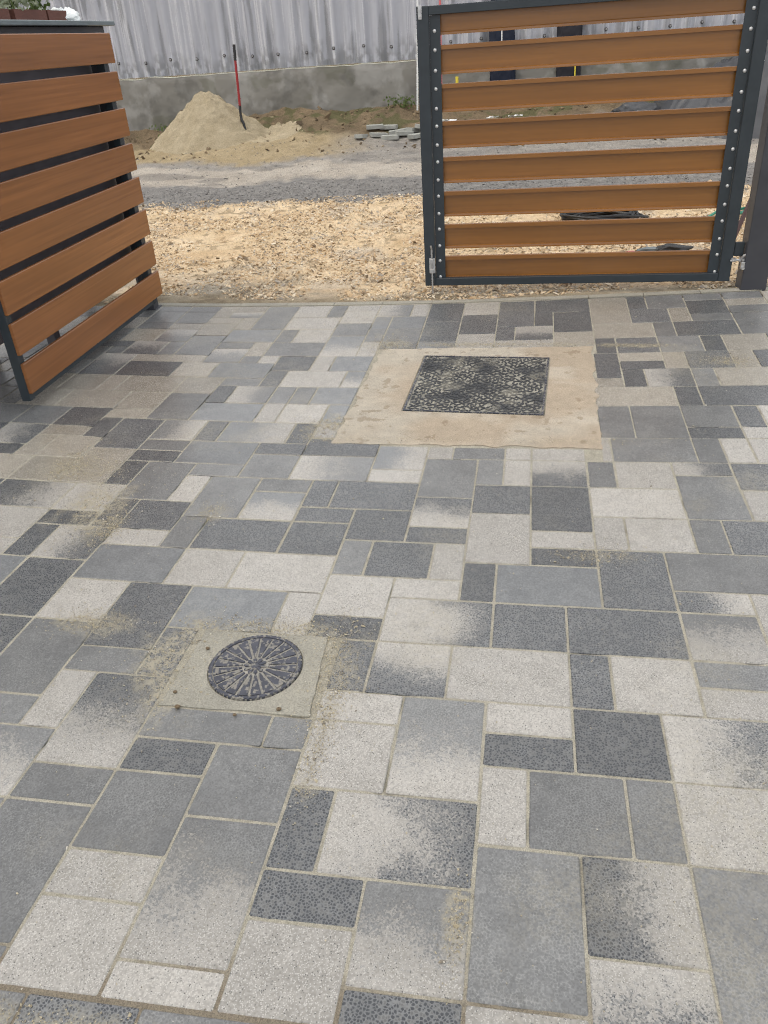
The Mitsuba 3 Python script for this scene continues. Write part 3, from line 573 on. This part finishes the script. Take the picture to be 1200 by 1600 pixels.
# planting on the cabinet
def leaves(cx, n, spread, size, seed, zlo, zhi):
    g = np.random.default_rng(seed); V, F = [], []
    for k in range(n):
        c = np.array(cx) + g.normal(0, 1, 3) * spread * [1, 1, 0] + [0, 0, g.uniform(zlo, zhi)]
        d = g.normal(0, 1, 3) + [0, 0, .3]; d /= np.linalg.norm(d); w = np.cross(d, g.normal(0, 1, 3)); w /= np.linalg.norm(w); s = size * g.uniform(.6, 1.3); up = np.cross(d, w) * s * .15
        o = len(V); V += [c, c + d * s * .5 + w * s * .28, c + d * s + up, c + d * s * .5 - w * s * .28]; F += [[o, o + 1, o + 2], [o, o + 2, o + 3]]
    return np.array(V), np.array(F)
def stems(cx, n, spread, h, seed):
    g = np.random.default_rng(seed)
    return cat_([tube([np.array(cx) + [g.normal(0, .03), g.normal(0, .04), 0], np.array(cx) + [g.normal(0, spread), g.normal(0, spread), h * .6], np.array(cx) + [g.normal(0, spread * 1.6), g.normal(0, spread * 1.6), h]], [.004, .003, .002], 5) for _ in range(n)])
ZC = 1.5585
for i, (y0, y1, lab, pal, seed) in enumerate([(3.40, 3.585, 'brown trough with pale variegated plant at the end away from the white bag', 'pale_leaf_mat', 3), (3.63, 3.93, 'middle brown trough with leafy plant on the cabinet', 'pale_leaf_mat', 4), (3.945, 4.14, 'brown trough with dark sparse plant beside the white bag', 'leaf_mat', 5)]):
    t = thing('planter', lab, 'planter')
    put(t, 'trough', cat_([box(-1.84, -1.83, y0, y1, ZC, 1.615), box(-1.68, -1.67, y0, y1, ZC, 1.615), box(-1.83, -1.68, y0, y0 + .01, ZC, 1.615), box(-1.83, -1.68, y1 - .01, y1, ZC, 1.615)]), 'trough_mat')
    put(t, 'soil', box(-1.829, -1.681, y0 + .011, y1 - .011, ZC + .001, 1.603), 'clod_mat', uv=np.full((8, 2), .2))
    c = (-1.755, (y0 + y1) / 2, 1.603)
    put(t, 'stems', stems(c, 7, .05, .32, seed), 'leaf_mat', 40)
    put(t, 'foliage', leaves((c[0], c[1] - (.04 if i == 2 else 0), c[2]), 420 if i < 2 else 200, .06 if i < 2 else .045, .045, seed, .0, .36), pal)
# crumpled white bag on the lid board
bm = trimesh.creation.icosphere(subdivisions=4, radius=1.0); v = np.array(bm.vertices)
r = 1 + .5 * (meshkit.fbm(v * 2.3 + 5, 4, 3) - .5) + .16 * np.abs(meshkit.fbm(v * 6, 3, 9) - .5) * 2; v = v * r[:, None]
v[:, 2] = np.where(v[:, 2] < -.55, -.55, v[:, 2]); ear = np.exp(-((np.abs(v[:, 1]) - .62) / .28) ** 2) * np.clip(v[:, 2], 0, 1) * .7
v[:, 2] += ear; v *= [.06, .115, .037]; v[:, 2] -= v[:, 2].min()
bm.vertices = v + [-1.72, 4.205, ZC + .001 - .0]
whole('plastic_bag', bm, 'bag_mat', 'crumpled white plastic bag on the lid board of the dark cabinet', 'bag', 60)

# ---------------------------------------------------------------- things on the ground beyond the gate
def pile(X, Y):
    cx, cy = -3.10, 9.60; dx, dy = X - cx, Y - cy
    P = np.stack([X * 3, Y * 3, X * 0], -1); ang = np.arctan2(dy, dx)
    r = np.hypot(dx / np.where(dx < 0, .70, .66), dy / .56) * (1 + .16 * (meshkit.fbm(np.stack([np.cos(ang) * 1.5, np.sin(ang) * 1.5, X * 0], -1), 3, 17) - .5) * 2)
    h = .53 * np.clip(1.03 - r, 0, 1) ** .95 - .05 * np.exp(-(r / .16) ** 2)
    tail = .03 * np.exp(-((dx - 1.05) / .40) ** 2 - ((dy + .1) / .30) ** 2)
    gul = np.abs(meshkit.fbm(np.stack([ang * 2.6, r * 1.4, X * 0], -1), 4, 21) - .5) * 2
    wob = np.clip(1.35 - r, 0, 1)
    h = np.maximum(h, tail) + (meshkit.fbm(P * 1.2, 4, 12) - .5) * .10 * wob + (meshkit.fbm(P * 5, 5, 4) - .5) * .11 * wob - .06 * gul * np.clip(r * 2, 0, 1) * wob
    edge = np.clip((1.55 - np.hypot(dx / .92, dy / .50)) / .45, 0, 1)
    return zg(X, Y) - .03 + (h + .026) * edge
whole('sand_pile', heightfield(np.arange(-5.1, -.9, .035), np.arange(7.85, 10.26, .035), pile), 'pile_mat', 'heap of yellow building sand in front of the corrugated wall', 'sand heap', True)
tl = thing('digging_tool', 'red shafted digging tool with black grip standing in the sand heap', 'digging tool')
def seg(a, b_, n=4): return np.linspace(a, b_, n)
put(tl, 'grip', tube(seg((-2.576, 9.5, 1.42), (-2.586, 9.5, 1.26)), .016, 10), 'black_mat', 40)
put(tl, 'shaft', tube(seg((-2.586, 9.5, 1.26), (-2.606, 9.5, .796)), .014, 10), 'red_mat', 40)
put(tl, 'socket', tube([(-2.606, 9.5, .796), (-2.612, 9.5, .70), (-2.606, 9.49, .65), (-2.58, 9.48, .60), (-2.565, 9.47, .50)], .015, 10), 'black_mat', 40)
blk = [(-1.02, 9.62, .07, .2, 0), (-.86, 9.66, .06, -.1, 0), (-.93, 9.36, .05, .5, .1), (-.62, 9.30, .06, .3, .05), (-.78, 9.24, .04, -.05, 0), (-.52, 9.40, .05, 1.0, .2), (-.40, 9.36, .11, .7, .25), (-.47, 9.22, .05, .9, 0), (-1.12, 9.28, .03, 1.4, .1), (-.72, 9.42, .05, .15, -.1), (-.30, 9.28, .06, .5, .1)]
bl = ['back left of the loose grey blocks by the bank', 'thin grey block lying just right of the back left block', 'tilted grey block in the middle of the loose stack', 'long grey block at the front of the loose stack', 'grey block lying half under the long front block', 'grey block leaning at the gate side of the stack', 'topmost tilted grey block next to the gate edge', 'small grey block end nearest the gate at the front', 'small dark block standing apart at the left of the stack', 'grey block lying behind the long front block', 'grey block partly hidden by the gate stile']
for (x, y, dz, rz, ry), lab in zip(blk, bl):
    whole('concrete_block', moved(box(-.10, .10, -.05, .05, -.022, .022, .003), (x, y, float(zg(x, y)) + dz * .75 - .01), rz, ry=ry), 'block_mat', lab, 'concrete block', group='loose blocks by the bank')
def pole(name, pts, r, m, lab, cat): whole(name, tube(pts, r, 8), m, lab, cat, 40)
pole('pole', [(-.285, 10.18, .62), (-.275, 10.19, 1.95)], .013, 'pink_mat', 'pinkish red pole leaning on the wall just behind the gate', 'pole')
pole('pole', [(-.575, 10.1, .5), (-.55, 10.17, 1.3), (-.53, 10.2, 2.0)], .011, 'white_mat', 'thin white pole leaning on the wall at the gate edge', 'pole')
pole('pole', [(-.09, 10.14, .66), (-.09, 10.16, .93)], .018, 'yellow_mat', 'short yellow pole standing by the wall seen through the slats', 'pole')
def garment(cx, w, z0, z1, seed, lean):
    n = 14; zz = np.linspace(z0, z1, n); th = np.linspace(0, 2 * np.pi, 25)[:-1]; V = []
    for z in zz:
        f = (z - z0) / (z1 - z0); hw = w / 2 * (1 + .06 * np.sin(3 * f + seed)) * (1 if f < .8 else 1 - (f - .8) * 2.6); d = .05 + .02 * np.sin(5 * f)
        fold = 1 + .10 * np.sin(7 * th + 3 * f + seed)
        V.append(np.stack([cx + lean * (f - .5) + hw * np.cos(th) * fold, 10.20 - .02 + d * np.sin(th) * fold, np.full(24, z)], 1))
    V = np.vstack(V); F = []
    for i in range(n - 1):
        for j in range(24):
            k = (j + 1) % 24; F.append([i * 24 + j, i * 24 + k, (i + 1) * 24 + k, (i + 1) * 24 + j])
    F = np.array(F); tri = np.vstack([F[:, [0, 1, 2]], F[:, [0, 2, 3]], [[(n - 1) * 24, (n - 1) * 24 + j, (n - 1) * 24 + j + 1] for j in range(1, 23)], [[0, j + 1, j] for j in range(1, 23)]])
    return V, tri
t = thing('work_garment', 'navy work garment hanging on the wall behind the gate, with a white stripe', 'garment')
put(t, 'cloth', garment(.435, .27, .76, 1.86, 1, -.02), 'navy_mat', True)
put(t, 'stripe', box(.428, .441, 10.115, 10.125, 1.26, 1.62), 'white_mat')
t = thing('work_garment', 'charcoal work garment hanging on the wall behind the gate, with a yellow tab', 'garment')
put(t, 'cloth', garment(1.20, .28, .78, 1.86, 4, -.03), 'charcoal_mat', True)
put(t, 'tab', box(1.272, 1.287, 10.112, 10.124, .86, 1.02), 'yellow_mat')
# sheet-covered heap and rubble at the post side
def heap(X, Y):
    r = np.hypot((X - 3.25) / 1.12, (Y - 9.4) / .75); P = np.stack([X * 4, Y * 4, X * 0], -1)
    rid = np.abs(meshkit.fbm(P * .9, 3, 31) - .5) * 2
    return zg(X, Y) - .06 + np.clip(1.1 - r, 0, 1) ** .6 * .52 * (.75 + .5 * meshkit.fbm(P * .5, 3, 8)) + (.09 * (1 - rid) + .05 * meshkit.fbm(P * 2.5, 3, 4)) * np.clip(1.15 - r, 0, .5) * 2
whole('tarpaulin_heap', heightfield(np.arange(1.85, 4.8, .03), np.arange(8.4, 10.24, .03), heap), 'tarp_mat', 'crumpled black plastic sheet over a heap beside the gate post', 'tarpaulin', True)
for i, (x, y, w, lab) in enumerate([(2.46, 9.33, .42, 'grey rubble block in front of the black plastic sheet'), (1.93, 9.38, .44, 'dark rubble block left of the grey one before the plastic sheet')]):
    whole('rubble_block', moved(lump(w * .5, 3, .35, 40 + i, (1.2, .7, .62)), (x, y, float(zg(x, y)) + .05)), 'rubble_mat' if i == 0 else 'tarp_mat', lab, 'rubble')
for i, (x, y) in enumerate([(2.75, 9.3), (3.05, 9.2)]):
    m = lump(.05, 3, .6, 60 + i, (1.4, .8, .5)); whole('plastic_scrap', moved(m, (x, y, float(heap(np.array([x]), np.array([y]))[0]) + .02)), 'bag_mat', ['white plastic scrap on the left top of the black sheet', 'white plastic scrap on the black sheet near the post'][i], 'plastic scrap', True)
for i, (x, y, s) in enumerate([(-.15, 9.55, .10), (.36, 9.62, .07), (.62, 9.66, .08)]):
    a = np.linspace(-1, 1, 9); X, Y = np.meshgrid(a, a * .35, indexing='ij'); Z = .25 * (meshkit.fbm(np.stack([X * 2, Y * 5, X * 0 + i], -1), 3, i) - .3)
    m = heightfield(a, a * .35, lambda X, Y: .5 * (meshkit.fbm(np.stack([X * 2, Y * 5, X * 0 + i], -1), 3, i) - .3))
    v = np.array(m.vertices) * s; m.vertices = v + [x, y, float(zg(x, y)) + .02]
    whole('paper_scrap', m, 'white_mat', ['white paper scrap on the bank nearest the free edge of the gate', 'curled white scrap on the bank in the middle behind the slats', 'thin pale scrap on the bank right of the curled one'][i], 'litter', True)
whole('refuse_bag', moved(lump(.12, 3, .5, 77, (1.3, .9, .6)), (1.06, 9.3, float(zg(1.06, 9.3)) + .05)), 'tarp_mat', 'black plastic bag lying on the bank behind the slats', 'bag', True)
pole('stick', [(1.12, 9.3, float(zg(1.12, 9.3)) + .10), (1.35, 9.25, float(zg(1.35, 9.25)) + .06), (1.7, 9.2, float(zg(1.7, 9.2)) + .05)], .011, 'trough_light_mat', 'pale stick lying on the bank beside the black bag', 'stick')
# coil of black cable
pts = []; g = np.random.default_rng(5)
for k in np.linspace(0, 9 * 2 * np.pi, 300):
    rr = .24 + .05 * np.sin(k * .37) + .03 * np.sin(k * 1.7); pts.append((1.40 + rr * 1.1 * np.cos(k), 6.14 + .55 * rr * np.sin(k), float(zlevel(6.1)) + .028 + .022 * np.sin(k * .61) + .012 * np.sin(k * 2.3)))
whole('cable_coil', tube(pts, .010, 6), 'black_mat', 'tangled coil of black cable on the yellow chippings behind the gate', 'cable coil', 40)
pole('rope', [(2.15, 5.98, .06), (2.25, 6.1, .09), (2.36, 6.18, .075), (2.50, 6.25, .08), (2.42, 6.08, .075), (2.24, 6.02, .055), (2.3, 6.16, .06), (2.6, 6.2, .06)], .010, 'green_mat', 'green rope on the chippings seen between the lower slats', 'rope')
t = thing('plastic_sack', 'black and grey plastic sack with a red corner lying behind the lowest slats', 'sack')
put(t, 'body', moved(lump(.10, 3, .5, 91, (1.3, .5, .22)), (1.70, 5.18, .022)), 'coping_mat', True)
put(t, 'flap', moved(lump(.09, 3, .5, 92, (1.2, .6, .40)), (1.80, 5.14, .035)), 'black_mat', True)
put(t, 'corner', moved(lump(.05, 3, .5, 93, (1.6, .7, .35)), (1.52, 5.10, .02)), 'pink_mat', True)
pole('metal_bar', [(2.155, 5.05, .10), (2.34, 5.45, .34), (2.50, 5.8, .55)], .016, 'darkred_mat', 'dark rusty bar leaning on the ground between gate and post', 'bar')
for i, (x, y, lab) in enumerate([(-.75, 10.12, 'low green weeds at the wall foot just left of the gate edge'), (1.62, 10.1, 'low green weeds at the wall foot beside the black sheet'), (-3.75, 10.05, 'low weeds at the wall foot left of the sand heap')]):
    t = thing('weeds', lab, 'weeds'); c = (x, y, float(zg(x, y)))
    put(t, 'stems', stems(c, 8, .06, .12, 70 + i), 'leaf_mat'); put(t, 'foliage', leaves(c, 160, .11, .035, 80 + i, .0, .12), 'leaf_mat')
tag('weeds', labels['weeds']['label'], 'weeds')
